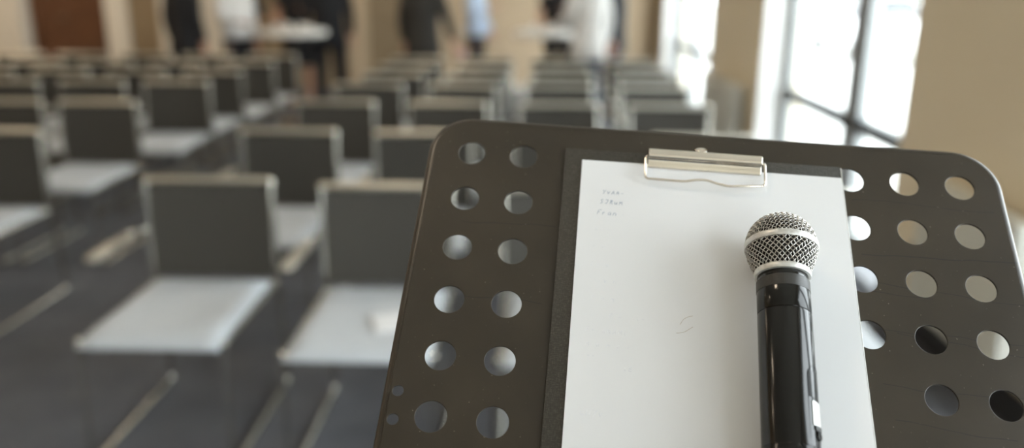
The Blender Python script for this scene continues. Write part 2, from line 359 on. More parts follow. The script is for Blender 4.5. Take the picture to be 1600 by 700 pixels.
# ------------------------------------------------------------------ conference chairs
CW = .235   # half width between frame centres
def make_chair():
    t = empty('conference_chair')
    for s in (-1, 1):
        x = s*CW
        bm = nb()
        pts = fillet([(x, .0, .838), (x, -.012, .5), (x, .03, .013), (x, -.60, .013), (x, -.575, .44)], .035)
        frame_ribbon(bm, pts, x, .010, .0150)
        link('side_frame', bm, M['chrome'], t)
        bm = nb(); frame_ribbon(bm, [Vector((x*.985, -.02, .448)), Vector((x*.985, -.575, .44))], x*.985, .008, .010); link('seat_rail', bm, M['chrome'], t)
    bm = nb(); sweep(bm, fillet([(-CW, 0, .828), (-CW, 0, .845), (CW, 0, .845), (CW, 0, .828)], .012), .013, .012, n=10, up=Vector((0, 1, 0))); link('top_rail', bm, M['rail_metal'], t)
    for y in (-.08, -.50):
        bm = nb(); sweep(bm, [(-CW, y, .436), (CW, y, .436)], .009, n=8); link('cross_bar', bm, M['chrome'], t)
    # backrest: slightly hollow sling between the posts
    bm = nb(); nx, nz = 12, 10; G = {}
    for f in (0, 1):
        for i in range(nx+1):
            for k in range(nz+1):
                u = i/nx*2-1; z = .475 + (.830-.475)*k/nz
                y = .012*(1-u*u)*1.2 - .008 + (-.012*(.86-z)/.36) + (.004 if f else -.004)
                G[f, i, k] = bm.verts.new((u*(CW-.006), y, z))
    for i in range(nx):
        for k in range(nz):
            bm.faces.new((G[0, i, k], G[0, i+1, k], G[0, i+1, k+1], G[0, i, k+1])); bm.faces.new((G[1, i, k], G[1, i, k+1], G[1, i+1, k+1], G[1, i+1, k]))
    for i in range(nx):
        for k in (0, nz): bm.faces.new((G[0, i, k], G[0, i+1, k], G[1, i+1, k], G[1, i, k]))
    for k in range(nz):
        for i in (0, nx): bm.faces.new((G[0, i, k], G[0, i, k+1], G[1, i, k+1], G[1, i, k]))
    link('backrest', bm, M['back_mesh'], t)
    # seat pad: rounded, dished, waterfall front
    bm = nb(); S = {}; nx, ny = 14, 16
    for f in (0, 1):
        for i in range(nx+1):
            for j in range(ny+1):
                u = i/nx*2-1; v = j/ny
                hw = .228 - .010*(1-v)            # a little narrower at the back
                y = -.035 - .575*v
                edge = min(1., (1-abs(u))*9)**.5 if abs(u) < 1 else 0.
                edge2 = min(1., (1-v)*9)**.5 if v < 1 else 0.
                edge3 = min(1., v*12)**.5 if v > 0 else 0.
                e = min(edge, edge2, edge3)
                z = (.462 + .020*e - .010*(1-u*u)*math.sin(PI*min(1, v*1.1)) - .014*max(0, v-.8)/.2) if f else .452-.004*e - .012*max(0, v-.8)/.2
                S[f, i, j] = bm.verts.new((u*hw, y, z))
    for i in range(nx):
        for j in range(ny):
            bm.faces.new((S[1, i, j], S[1, i+1, j], S[1, i+1, j+1], S[1, i, j+1])); bm.faces.new((S[0, i, j], S[0, i, j+1], S[0, i+1, j+1], S[0, i+1, j]))
    for i in range(nx):
        for j in (0, ny): bm.faces.new((S[0, i, j], S[0, i+1, j], S[1, i+1, j], S[1, i, j]))
    for j in range(ny):
        for i in (0, nx): bm.faces.new((S[0, i, j], S[0, i, j+1], S[1, i, j+1], S[1, i, j]))
    link('seat', bm, M['seat_fabric'], t, angle=80)
    # single arm on the sitter's right
    bm = nb(); box(bm, -CW-.055, -CW-.010, -.385, -.105, .648, .668, .008, 3); pad = link('armrest', bm, M['pad'], t)
    bm = nb(); sweep(bm, fillet([(-CW-.004, -.006, .655), (-CW-.03, -.035, .655), (-CW-.032, -.12, .652)], .02), .008, n=10); link('arm_bracket', bm, M['chrome'], t)
    bm = nb(); lathe(bm, [(0, -.012), (.011, -.008), (.014, 0), (.011, .008), (0, .012)], 14, Matrix.Translation((-CW-.032, -.098, .664))); link('arm_cap', bm, M['chrome'], t)
    for s in (-1, 1):
        bm = nb(); lathe(bm, [(0, -.014), (.012, -.010), (.015, 0), (.012, .010), (0, .014)], 14, Matrix.Translation((s*CW, -.575, .446))); link('corner_cap', bm, M['chrome'], t)
        for y in (-.56, -.01):
            bm = nb(); box(bm, s*CW-.010, s*CW+.010, y-.02, y+.02, 0, .006, .002); link('foot_glide', bm, M['black_plastic'], t)
    return t

def frame_ribbon(bm, pts, x, rx, rp, n=12):
    """tube in a plane of constant x: half width rx across the plane, rp inside it"""
    rings = []; N = len(pts)
    for i, p in enumerate(pts):
        a = pts[max(0, i-1)]; c = pts[min(N-1, i+1)]; t = (c-a).normalized(); w = Vector((0, -t.z, t.y))
        f = .6 if (N > 4 and p.y < -.5 and p.z > .03) else 1.      # the front leg is a thinner rod
        rings.append([bm.verts.new(p + Vector((1, 0, 0))*rx*f*math.cos(2*PI*j/n) + w*rp*f*math.sin(2*PI*j/n)) for j in range(n)])
    for A, B in zip(rings, rings[1:]):
        for j in range(n): bm.faces.new((A[j], A[(j+1) % n], B[(j+1) % n], B[j]))
    bm.faces.new(rings[0][::-1]); bm.faces.new(rings[-1])

rowname = ['front', 'second', 'third', 'fourth', 'fifth', 'sixth', 'seventh', 'eighth']
colname = {0: 'leftmost', 1: 'second from left', 2: 'third from left', 3: 'window-end'}
chairs = []    # (x centre, y back, rz, label, group)
GR = 'grey mesh-back chairs in the block behind the music stand'
GL = 'grey mesh-back chairs in the block left of the aisle'
rowsR = [2.95, 3.99, 5.02, 5.91, 6.60, 7.29, 7.98]
for r, y in enumerate(rowsR):
    for c in range(4):
        x = (-1.215 if r < 4 else -1.16)+(.675 if r else .678)*c + random.uniform(-.012, .012) + (.02 if r >= 3 else 0)
        yy = y + (0 if c == 0 else -.05*c/3) + random.uniform(-.012, .012)*(r > 0)
        rz = random.uniform(-.03, .03)
        if r == 0: x = (-1.215, -.54, .125, .885)[c]; yy = (2.955, 2.89, 2.88, 2.87)[c]; rz = (0, .0, .01, -.02)[c]
        lab = 'mesh-back chair behind the music stand, %s row, %s place' % (rowname[r], colname[c])
        if r == 0 and c == 0: lab = 'whole chair in the open left of the music stand, front row, with bare pale seat'
        if r == 0 and c == 1: lab = 'front-row chair half hidden by the music stand, white sheet lying on its seat'
        chairs.append((x, yy, rz, lab, GR))
rowsL = [3.0, 3.93, 5.07, 5.98, 6.72, 7.46, 8.2]
for r, y in enumerate(rowsL):
    for c in range(6):
        if r < 1: continue
        x = -2.645 + (.03 if r > 1 else 0) - .62*c + random.uniform(-.015, .015)
        if r == 1 and c > 1: continue
        if r == 2 and c > 3: continue
        if r == 3 and c > 4: continue
        n = ('aisle-end', 'second', 'third', 'fourth', 'fifth', 'sixth')[c]
        if r == 2 and c == 0: x -= .03; y -= .15
        chairs.append((x, y+random.uniform(-.012, .012)-.02*c, random.uniform(-.03, .03),
                       'mesh-back chair left of the aisle, %s row, %s counting out from the aisle' % (rowname[r], n if c else 'first'), GL))
base = make_chair()
for i, (x, y, rz, lab, g) in enumerate(chairs):
    o = base if i == 0 else copy_tree(base)
    o.location = (x, y, 0); o.rotation_euler = (0, 0, rz); tag(o, lab, 'chair', g)

# white sheet on the second chair
bm = nb(); nx = 8
for k, zz in enumerate((0, .0015, .003)):
    box(bm, -.05+.002*k, .05+.001*k, -.075+.001*k, .075-.002*k, zz, zz+.0013, .0004, 1)
o = link('booklet', bm, M['paper'], None, smooth=False); o.location = (-.475, 2.50, .4795); o.rotation_euler = (0, 0, .3)
tag(o, 'small white booklet lying on the pale chair seat left of the music stand', 'booklet')

# ------------------------------------------------------------------ people
def skin_mesh(verts, edges, radii, levels=1):
    me = bpy.data.meshes.new('tmp'); me.from_pydata(verts, edges, []); o = bpy.data.objects.new('tmp', me); COL.objects.link(o)
    md = o.modifiers.new('s', 'SKIN'); md.use_smooth_shade = True
    sv = me.skin_vertices[0].data
    for i, r in enumerate(radii): sv[i].radius = r if isinstance(r, tuple) else (r, r)
    for s in sv: s.use_root = False
    sv[0].use_root = True
    sb = o.modifiers.new('b', 'SUBSURF'); sb.levels = levels; sb.render_levels = levels
    bpy.context.view_layer.update()
    dg = bpy.context.evaluated_depsgraph_get(); out = bpy.data.meshes.new_from_object(o.evaluated_get(dg))
    bpy.data.objects.remove(o); bpy.data.meshes.remove(me); return out

class Sk:
    def __init__(s): s.v = []; s.e = []; s.r = []
    def add(s, p, r, par=None):
        s.v.append(tuple(p)); s.r.append(r)
        if par is not None: s.e.append((par, len(s.v)-1))
        return len(s.v)-1
    def mesh(s, lv=1): return skin_mesh(s.v, s.e, s.r, lv)

def arm_points(side, pose, hs):
    """shoulder, elbow, wrist, hand direction for a figure facing -Y; side = -1 / +1 (x)"""
    sh = Vector((side*.19, 0, 1.42))*hs
    P = {'down': ((side*.245, .03, 1.13), (side*.255, -.03, .88), (0, -.10, -1)),
         'out': ((side*.30, .0, 1.15), (side*.35, -.05, .92), (side*.35, -.2, -.9)),
         'table': ((side*.25, -.04, 1.15), (side*.17, -.28, 1.10), (-side*.2, -1, -.05)),
         'cup': ((side*.25, .0, 1.14), (side*.14, -.22, 1.24), (-side*.5, -.6, .35)),
         'clasp': ((side*.26, .0, 1.14), (side*.07, -.19, .95), (-side*.8, -.25, -.5)),
         'hip': ((side*.33, .07, 1.16), (side*.20, -.04, 1.0), (-side*.5, -.4, -.5))}[pose]
    return sh, Vector(P[0])*hs, Vector(P[1])*hs, Vector(P[2]).normalized()

def person(name, x, y, rz, label, cloth, legs, arms=('down', 'down'), hs=1., hair='hair', skirt=False, jacket=False, lean=0., sleeves=True):
    root = empty(name, (x, y, 0), rz, label, 'person', 'people standing at the back of the room')
    def L(p): # lean forward above the hips
        p = Vector(p); h = max(0, p.z-.95*hs); return Vector((p.x, p.y-lean*h, p.z))
    b = Sk()
    pel = b.add(L((0, 0, .98*hs)), (.15*hs, .10*hs))
    wa = b.add(L((0, 0, 1.12*hs)), (.13*hs, .09*hs), pel)
    ch = b.add(L((0, .01, 1.30*hs)), (.155*hs, .105*hs), wa)
    nk0 = b.add(L((0, .01, 1.45*hs)), (.075*hs, .065*hs), ch)
    nk = b.add(L((0, .0, 1.52*hs)), .052*hs, nk0)
    hd0 = b.add(L((0, -.015, 1.59*hs)), (.062*hs, .075*hs), nk)
    hd1 = b.add(L((0, -.01, 1.67*hs)), (.076*hs, .092*hs), hd0)
    hd2 = b.add(L((0, .0, 1.74*hs)), (.062*hs, .075*hs), hd1)
    for s, pose in zip((-1, 1), arms):
        sh, el, wr, hdv = arm_points(s, pose, hs); sh, el, wr = L(sh), L(el), L(wr)
        a = b.add(sh, .055*hs, ch); e = b.add(el, .038*hs, a); w = b.add(wr, .026*hs, e)
        side = hdv.cross(Vector((0, 0, 1))); side = side.normalized() if side.length > .2 else Vector((0, 1, 0))
        if abs(hdv.z) > .8: side = Vector((0, 1, 0))
        nrm = hdv.cross(side).normalized()
        pm = b.add(wr+hdv*.055, (.032, .017), w)
        for k, ln in enumerate((.066, .076, .070, .054)):
            o_ = (k-1.5)*.019; k0 = wr+hdv*.088+side*o_
            i0 = b.add(k0, .0095, pm); i1 = b.add(k0+hdv*ln*.5+nrm*.004, .0085, i0); b.add(k0+hdv*ln*.95+nrm*.016, .0075, i1)
        t0 = b.add(wr+hdv*.03+side*.036, .011, pm if False else w); b.add(wr+hdv*.075+side*.056+nrm*.008, .009, t0)
    for s in (-1, 1):
        h = b.add((s*.10*hs, 0, .90*hs), .088*hs, pel); k = b.add((s*.11*hs, -.012, .50*hs), .055*hs, h)
        c = b.add((s*.112*hs, .012, .34*hs), .055*hs, k); an = b.add((s*.115*hs, .02, .10*hs), .034*hs, c)
        b.add((s*.125*hs, -.11, .045), .030, an)
    me = b.mesh(1)
    bm = bmesh.new(); bm.from_mesh(me); bpy.data.meshes.remove(me)
    # face: nose and ears joined to the head, features below
    hc = L((0, -.012, 1.655*hs))
    lathe(bm, [(0, .03), (.009, .012), (.015, -.01), (.0, -.016)], 10, Matrix.Translation(hc+Vector((0, -.092*hs, -.005))) @ Matrix.Rotation(-.35, 4, 'X'))
    for s in (-1, 1):
        bmesh.ops.create_uvsphere(bm, u_segments=10, v_segments=6, radius=1, matrix=Matrix.Translation(hc+Vector((s*.078*hs, .012, 0))) @ Matrix.Diagonal((.012, .02, .032, 1)))
    link('body', bm, M['skin'], root, angle=180)
    for s in (-1, 1):
        bm = nb(); bmesh.ops.create_uvsphere(bm, u_segments=10, v_segments=8, radius=.0115, matrix=Matrix.Translation(hc+Vector((s*.030, -.071*hs, .016)))); ey = link('eye', bm, M['eye_white'], root)
        bm = nb(); bmesh.ops.create_uvsphere(bm, u_segments=10, v_segments=8, radius=.0058, matrix=Matrix.Translation(hc+Vector((s*.030, -.071*hs-.0075, .016)))); link('iris', bm, M['hair_dark'], ey)
    bm = nb(); bmesh.ops.create_uvsphere(bm, u_segments=12, v_segments=8, radius=1, matrix=Matrix.Translation(hc+Vector((0, -.078*hs, -.048))) @ Matrix.Diagonal((.024, .010, .008, 1))); link('mouth', bm, M['lip'], root)
    # hair
    bm = nb(); bmesh.ops.create_uvsphere(bm, u_segments=20, v_segments=14, radius=1, matrix=Matrix.Translation(hc+Vector((0, .028, .052))) @ Matrix.Diagonal((.088*hs, .098*hs, .094*hs, 1)))
    if skirt: bmesh.ops.create_uvsphere(bm, u_segments=20, v_segments=14, radius=1, matrix=Matrix.Translation(hc+Vector((0, .060, -.08))) @ Matrix.Diagonal((.088*hs, .055*hs, .17*hs, 1)))
    link('hair', bm, M[hair], root)
    # top garment: lofted torso with sleeves grown from the shoulders
    def loft(bm, secs, n=32):
        rings = []
        for z, rx, ry in secs:
            c = L((0, .004, z*hs))
            rings.append([bm.verts.new((c.x+rx*hs*math.copysign(abs(math.cos(2*PI*k/n))**.85, math.cos(2*PI*k/n)), c.y+ry*hs*math.sin(2*PI*k/n), c.z)) for k in range(n)])
        for A, B in zip(rings, rings[1:]):
            for k in range(n): bm.faces.new((A[k], A[(k+1) % n], B[(k+1) % n], B[k]))
        bm.faces.new(rings[0][::-1]); bm.faces.new(rings[-1])
    bm = nb()
    if jacket: loft(bm, [(.76, .205, .140), (.86, .200, .142), (.98, .180, .130), (1.08, .172, .124), (1.20, .185, .130), (1.32, .198, .132), (1.40, .190, .118), (1.445, .150, .095), (1.475, .085, .075), (1.50, .066, .066)])
    else: loft(bm, [(.92, .178, .132), (.96, .186, .138), (1.02, .170, .126), (1.10, .162, .120), (1.20, .176, .126), (1.32, .190, .128), (1.40, .182, .114), (1.445, .142, .092), (1.475, .080, .072), (1.495, .062, .064)])
    t = Sk()
    for s, pose in zip((-1, 1), arms):
        sh, el, wr, hdv = arm_points(s, pose, hs); sh, el, wr = L(sh), L(el), L(wr)
        t = Sk(); a0 = t.add(sh.lerp(L((0, .01, 1.36*hs)), .55), .075*hs); a = t.add(sh, .072*hs, a0)
        if sleeves: e = t.add(el, .056*hs, a); t.add(el.lerp(wr, .93), .042*hs, e)
        else: t.add(sh.lerp(el, .55), .060*hs, a)
        sm = t.mesh(1); bm.from_mesh(sm); bpy.data.meshes.remove(sm)
    link('jacket' if jacket else ('dress_top' if skirt else 'shirt'), bm, M[cloth], root, angle=180)
    if skirt:
        bm = nb(); lathe(bm, [(.15, 1.10*hs), (.17, 1.0*hs), (.19, .90*hs), (.185, .70*hs), (.175, .55*hs), (.165, .55*hs), (.14, 1.08*hs)], 28, Matrix.Diagonal((1, .78, 1, 1)), cap=False); link('skirt', bm, M[legs], root)
    else:
        bm = nb(); loft(bm, [(.78, .120, .085), (.84, .172, .118), (.92, .176, .122), (.98, .166, .118), (1.03, .156, .112)])
        for s in (-1, 1):
            q = Sk(); h = q.add((s*.095*hs, 0, .87*hs), .100*hs); k = q.add((s*.11*hs, -.01, .50*hs), .078*hs, h); q.add((s*.115*hs, .01, .09*hs), .064*hs, k)
            sm = q.mesh(1); bm.from_mesh(sm); bpy.data.meshes.remove(sm)
        link('trousers', bm, M[legs], root, angle=180)
    for s in (-1, 1):
        bm = nb(); sx = s*.12*hs
        lathe(bm, [(.0, 0), (.046, 0), (.050, .012), (.047, .045), (.040, .075), (.0, .085)], 20, Matrix.Translation((sx, -.045, 0)) @ Matrix.Diagonal((.95, 2.6, 1, 1)))
        for v in bm.verts:
            if v.co.y < -.07: v.co.z *= .68
        link('shoe', bm, M['suit_black'], root)
    return root

person('person', -3.76, 8.95, math.radians(150), 'person in a black suit seen from behind, leftmost of those at the left standing table', 'suit_black', 'suit_black', ('down', 'down'), 1.02, 'hair', jacket=True)
person('person', -3.42, 9.55, math.radians(60), 'person in a loose white shirt and dark trousers leaning towards the left standing table', 'shirt_white', 'suit_black', ('table', 'down'), 1.0, 'hair_dark', lean=.05)
person('person', -3.75, 10.75, math.radians(40), 'person in black behind the white shirt at the left standing table', 'suit_black', 'suit_black', ('down', 'table'), .98, 'hair_dark', jacket=True)
person('person', -2.98, 10.45, math.radians(10), 'person in a black sleeveless dress with bare legs behind the left standing table', 'suit_black', 'suit_black', ('table', 'cup'), .97, 'hair', skirt=True, sleeves=False)
person('person', -2.44, 9.85, math.radians(-165), 'person in an all-black suit standing at the right side of the left standing table', 'suit_black', 'suit_black', ('down', 'cup'), 1.04, 'hair_dark', jacket=True)
person('person', -1.18, 8.75, math.radians(150), 'person in a dark grey jacket seen from behind, alone between the two standing tables', 'suit_grey', 'suit_grey', ('out', 'down'), 1.03, 'hair', jacket=True)
person('person', -.74, 10.3, math.radians(80), 'person in a pale blue shirt and black trousers near the back wall', 'shirt_blue', 'suit_black', ('cup', 'clasp'), 1.0, 'hair_fair')
person('person', .27, 10.5, math.radians(-10), 'person in black standing behind the right standing table', 'suit_black', 'suit_black', ('table', 'cup'), .97, 'hair', jacket=True, sleeves=False)
person('person', .53, 8.75, math.radians(-140), 'person in a big white shirt and blue jeans reaching to the right standing table', 'shirt_white', 'jeans', ('down', 'table'), 1.03, 'hair_dark', jacket=True)
person('person', .92, 10.0, math.radians(-95), 'person in dark clothes partly hidden behind the big white shirt', 'suit_black', 'jeans', ('down', 'down'), .99, 'hair', jacket=True)

# paper cup held by the dark grey jacket
bm = nb(); lathe(bm, [(.0, 0), (.026, 0), (.036, .09), (.038, .092), (.034, .09), (.025, .006), (0, .006)], 20)
o = link('paper_cup', bm, M['pink']); o.location = (-.762, 8.59, .80)
tag(o, 'pale pink paper cup held low beside the dark grey jacket', 'cup')

# standing tables
def hightable(x, y, label, tg):
    t = empty('standing_table', (x, y, 0), 0, label, 'table', 'white-topped standing tables at the back')
    bm = nb(); lathe(bm, [(0, 1.0), (.35, 1.0), (.355, .982), (.362, .975), (.372, .982), (.372, 1.018), (.366, 1.028), (.35, 1.03), (0, 1.03)], 56); link('tabletop', bm, M['table_white'], t)
    bm = nb(); lathe(bm, [(.0, .02), (.03, .02), (.024, .06), (.022, .97), (.10, .99), (.10, 1.0), (0, 1.0)], 24); link('column', bm, M['suit_grey'], t)
    bm = nb(); lathe(bm, [(.0, 0), (.26, 0), (.26, .012), (.06, .03), (0, .035)], 40); link('foot', bm, M['chrome'], t)
    return t
hightable(-2.70, 9.3, 'round white standing table at the left, crowded with cups', 0)
hightable(.12, 9.4, 'round white standing table at the right, beside the big white shirt', 1)
def cup(x, y, label, g):
    c = empty('coffee_cup', (x, y, 1.03), random.uniform(0, 6), label, 'cup', g)
    bm = nb(); lathe(bm, [(0, .002), (.045, .0), (.07, .008), (.072, .011), (.05, .007), (0, .006)], 28); link('saucer', bm, M['china'], c)
    bm = nb(); lathe(bm, [(0, .008), (.024, .008), (.03, .02), (.042, .065), (.039, .065), (.028, .022), (0, .016)], 24); link('cup_bowl', bm, M['china'], c)
    bm = nb(); sweep(bm, [(.036, 0, .055), (.058, 0, .055), (.062, 0, .035), (.034, 0, .028)], .004, n=6, up=Vector((0, 1, 0))); link('handle', bm, M['china'], c)
    bm = nb(); lathe(bm, [(0, .05), (.036, .05), (.036, .052), (0, .052)], 20); link('coffee', bm, M['coffee'], c)
for i, (x, y, w) in enumerate(((-2.86, 9.22, 'at the left edge of'), (-2.70, 9.14, 'at the near edge of'), (-2.62, 9.38, 'at the middle of'), (-2.50, 9.20, 'at the right edge of'), (-2.80, 9.45, 'at the far edge of'))):
    cup(x, y, 'white cup and saucer %s the left standing table' % w, 'cups on the left standing table')
for i, (x, y, w) in enumerate(((-.04, 9.3, 'at the left edge of'), (.12, 9.24, 'at the near edge of'), (.20, 9.45, 'at the far edge of'))):
    cup(x, y, 'white cup and saucer %s the right standing table' % w, 'cups on the right standing table')

# ------------------------------------------------------------------ outside
bm = nb(); box(bm, XO, 60, -30, 60, -.35, -.15); struct('ground', bm, M['pavement'])
def car(x, y, rz, label):
    c = empty('car', (x, y, -.15), rz, label, 'car')
    prof = [(-2.1, .35), (-2.12, .62), (-1.95, .80), (-1.35, .92), (-1.2, .95), (1.6, .97), (2.0, .93), (2.1, .70), (2.1, .35)]
    bm = nb(); lo = [bm.verts.new((px, -.86, pz)) for px, pz in prof]; hi = [bm.verts.new((px, .86, pz)) for px, pz in prof]
    bm.faces.new(lo); bm.faces.new(hi[::-1])
    for i in range(len(prof)): bm.faces.new((lo[i], lo[(i+1) % len(prof)], hi[(i+1) % len(prof)], hi[i]))
    bmesh.ops.bevel(bm, geom=bm.edges[:], offset=.05, segments=2, affect='EDGES'); link('body', bm, M['car'], c)
    def cabin(nm, m, inset, z0, z1, ex):
        p = [(-1.15+ex, z0), (-.55+ex*.4, z1), (1.0-ex*.4, z1), (1.65-ex, z0)]; bm = nb()
        lo = [bm.verts.new((a, -(.80 if k in (0, 3) else .62)+inset, b)) for k, (a, b) in enumerate(p)]; hi = [bm.verts.new((a, (.80 if k in (0, 3) else .62)-inset, b)) for k, (a, b) in enumerate(p)]
        bm.faces.new(lo); bm.faces.new(hi[::-1])
        for i in range(4): bm.faces.new((lo[i], lo[(i+1) % 4], hi[(i+1) % 4], hi[i]))
        bmesh.ops.bevel(bm, geom=bm.edges[:], offset=.03, segments=2, affect='EDGES'); link(nm, bm, m, c)
    cabin('windows', M['car_glass'], .0, .93, 1.40, 0.)
    bm = nb(); box(bm, -.62, 1.08, -.66, .66, 1.385, 1.43, .02); 
    for xx in (-.55, .25, 1.0):
        for s in (-1, 1): sweep(bm, [(xx+(.0 if xx == .25 else (-.52 if xx < 0 else .55)), s*.80, .95), (xx, s*.645, 1.40)], .03, n=6)
    link('roof', bm, M['car'], c)
    for sx in (-1.35, 1.3):
        for s in (-1, 1):
            bm = nb(); lathe(bm, [(.12, -.1), (.30, -.1), (.32, -.06), (.32, .06), (.30, .1), (.12, .1)], 28, Matrix.Translation((sx, s*.80, .32)) @ Matrix.Rotation(PI/2, 4, 'X'), cap=False)
            w = link('wheel', bm, M['rubber'], c)
            bm = nb(); lathe(bm, [(0, -.06), (.19, -.08), (.2, .0), (.19, .08), (0, .06)], 20, Matrix.Translation((sx, s*.80, .32)) @ Matrix.Rotation(PI/2, 4, 'X')); link('hub_cap', bm, M['chrome'], w)
    for s in (-1, 1):
        bm = nb(); box(bm, -2.14, -2.02, s*.6-.15, s*.6+.15, .66, .76, .02); link('headlight', bm, M['car_glass'], c)
car(7.9, 20.2, PI/2, 'white car parked outside, seen through the near window')
def tree(x, y, h, r, label):
    t = empty('tree', (x, y, -.15), 0, label, 'tree', 'green trees beyond the parked cars')
    bm = nb(); sweep(bm, [(0, 0, 0), (.05, 0, h*.3), (-.05, .1, h*.6)], .16, n=10); link('trunk', bm, M['bark'], t)
    bm = nb(); rr = random.Random(int(x*10))
    for k in range(1500):
        u = Vector((rr.gauss(0, 1), rr.gauss(0, 1), rr.gauss(0, 1))).normalized()*(r*rr.uniform(.45, 1)); p = Vector((u.x, u.y, h*.62+u.z*.85))
        q = Quaternion((rr.random(), rr.random(), rr.random()), rr.uniform(0, 6)); s = rr.uniform(.12, .24)
        bm.faces.new([bm.verts.new(p+q @ Vector(a)*s) for a in ((-.5, -1, 0), (.5, -1, .1), (.6, .6, 0), (0, 1.3, -.1), (-.6, .6, .1))])
    link('foliage', bm, M['leaf'], t, smooth=False)
tree(10.6, 24.5, 4.4, 2.3, 'leafy tree beyond the white car, right of the window mullion')
tree(11.8, 32., 4.6, 2.4, 'leafy tree beyond the white car, left of the window mullion')
tree(12.0, 14.0, 4.6, 2.5, 'leafy tree outside, nearest to the room')

# ------------------------------------------------------------------ music stand (desk plane frame in metres)
PI_ = .0436
U = Vector((.9946, .0769, -.0693)).normalized(); V = Vector((-.1017, .8507, -.5156)); V = (V - U*V.dot(U)).normalized()
N = -(U.cross(V)); T = Vector((-.7693, -1.3742, 15.934))*PI_
Ur, Vr, Nr, O = CM @ U, CM @ V, CM @ N, CM @ T + CAM
DESK = Matrix(((Ur.x, -Vr.x, Nr.x, O.x), (Ur.y, -Vr.y, Nr.y, O.y), (Ur.z, -Vr.z, Nr.z, O.z), (0, 0, 0, 1)))   # local x right, y up the desk, z towards the reader
X0, X1, Y1, Y0 = -.0372, .4325, .0382, -.325
CXd = (X0+X1)/2
foot = DESK @ Vector((CXd, -.17, -.06))
stand = empty('music_stand', (foot.x, foot.y+.0, 0), 0, 'black perforated metal music stand holding the clipboard and microphone', 'music stand')
bpy.context.view_layer.update()
SI = stand.matrix_world.inverted() if stand.matrix_world.translation.length > 0 else Matrix.Translation((-foot.x, -foot.y, 0))
def onstand(o, mtx=DESK): o.parent = stand; o.matrix_local = Matrix.Translation((-foot.x, -foot.y, 0)) @ mtx; return o
# outline with rounded top corners
EDGE = .0052; RC = .036
def outline(ins):
    pts = []
    for cx, cy, a0, rad in ((X1-RC, Y1-RC, 0, RC), (X0+RC, Y1-RC, PI/2, RC), (X0+.012, Y0+.012, PI, .012), (X1-.012, Y0+.012, 1.5*PI, .012)):
        for k in range(15):
            a = a0 + PI/2*k/14; pts.append((cx+(rad-ins)*math.cos(a), cy+(rad-ins)*math.sin(a)))
    return pts
def spl(cu, pts):
    s = cu.splines.new('POLY'); s.points.add(len(pts)-1); s.use_cyclic_u = True
    for p, q in zip(s.points, pts): p.co = (q[0], q[1], 0, 1)
cu = bpy.data.curves.new('c', 'CURVE'); cu.dimensions = '2D'; cu.fill_mode = 'BOTH'; cu.extrude = .00045; cu.bevel_depth = .0004; cu.bevel_resolution = 1; cu.offset = -.0004
spl(cu, outline(EDGE))
def circ(x, y, r): return [(x+r*math.cos(2*PI*k/56), y+r*math.sin(2*PI*k/56)) for k in range(56)]
AY, OFF, RH = 1.0477, 7.12, .2609*PI_
cols = {0: range(6), 1: range(6), 3: range(4), 4: range(4), 5: range(4), 6: range(4), 7: range(4), 8: range(5), 9: range(5)}
for c, rows in cols.items():
    u = c if c < 2 else (c + (OFF-7) if c >= 7 else c*(OFF/7))
    for r in rows: spl(cu, circ(u*PI_, -r*AY*PI_, RH))
for u, v in ((-.60, 4.86), (-.602, 5.34)): spl(cu, circ(u*PI_, -v*PI_, .0040))
co = bpy.data.objects.new('c', cu); COL.objects.link(co); bpy.context.view_layer.update()
me = bpy.data.meshes.new_from_object(co.evaluated_get(bpy.context.evaluated_depsgraph_get())); bpy.data.objects.remove(co)
for v in me.vertices: v.co.z -= .00085
desk = onstand(link('desk_panel', me, M['stand'], None, angle=30))
# rolled edge
bm = nb(); rings = []
steps = 9; R = EDGE
def prof(k):
    a = (PI*.62)*k/(steps-1); return R*math.sin(a), R*(math.cos(a)-1)
base_o = None
for k in range(steps): 
    dx, dz = prof(k); rings.append([Vector((p[0], p[1], dz)) for p in outline(EDGE-dx)])
for k in range(steps-1, -1, -1):
    dx, dz = prof(k); f = (R-.0012)/R; rings.append([Vector((p[0], p[1], dz*f-.0012)) for p in outline(EDGE-dx*f)])
vs = [[bm.verts.new(p) for p in r] for r in rings]; n = len(vs[0])
for k in range(len(vs)):
    A, B = vs[k], vs[(k+1) % len(vs)]
    for j in range(n): bm.faces.new((A[j], A[(j+1) % n], B[(j+1) % n], B[j]))
onstand(link('rolled_edge', bm, M['stand'], None, angle=50))
# bottom ledge, bracket, pole, tripod
bm = nb(); box(bm, X0+.01, X1-.01, Y0-.001, Y0+.002, -.002, .055, .0008); box(bm, X0+.01, X1-.01, Y0, Y0+.018, .053, .056, .001); onstand(link('ledge', bm, M['stand'], None))
bm = nb(); box(bm, CXd-.05, CXd+.05, -.26, -.215, -.006, -.002, .001); box(bm, CXd-.018, CXd+.018, -.25, -.22, -.045, -.006, .003); onstand(link('bracket', bm, M['stand'], None))
pt = DESK @ Vector((CXd, -.235, -.04)); pl = Vector((pt.x-foot.x, pt.y-foot.y, 0))
bm = nb(); sweep(bm, [(pl.x, pl.y, .28), (pl.x, pl.y, pt.z)], .008, n=20); bmz = link('inner_pole', bm, M['chrome'], stand)
bm = nb(); lathe(bm, [(.0, .10), (.013, .10), (.013, .72), (.018, .73), (.018, .77), (.010, .78), (0, .78)], 24, Matrix.Translation((pl.x, pl.y, 0))); link('outer_pole', bm, M['stand'], stand)
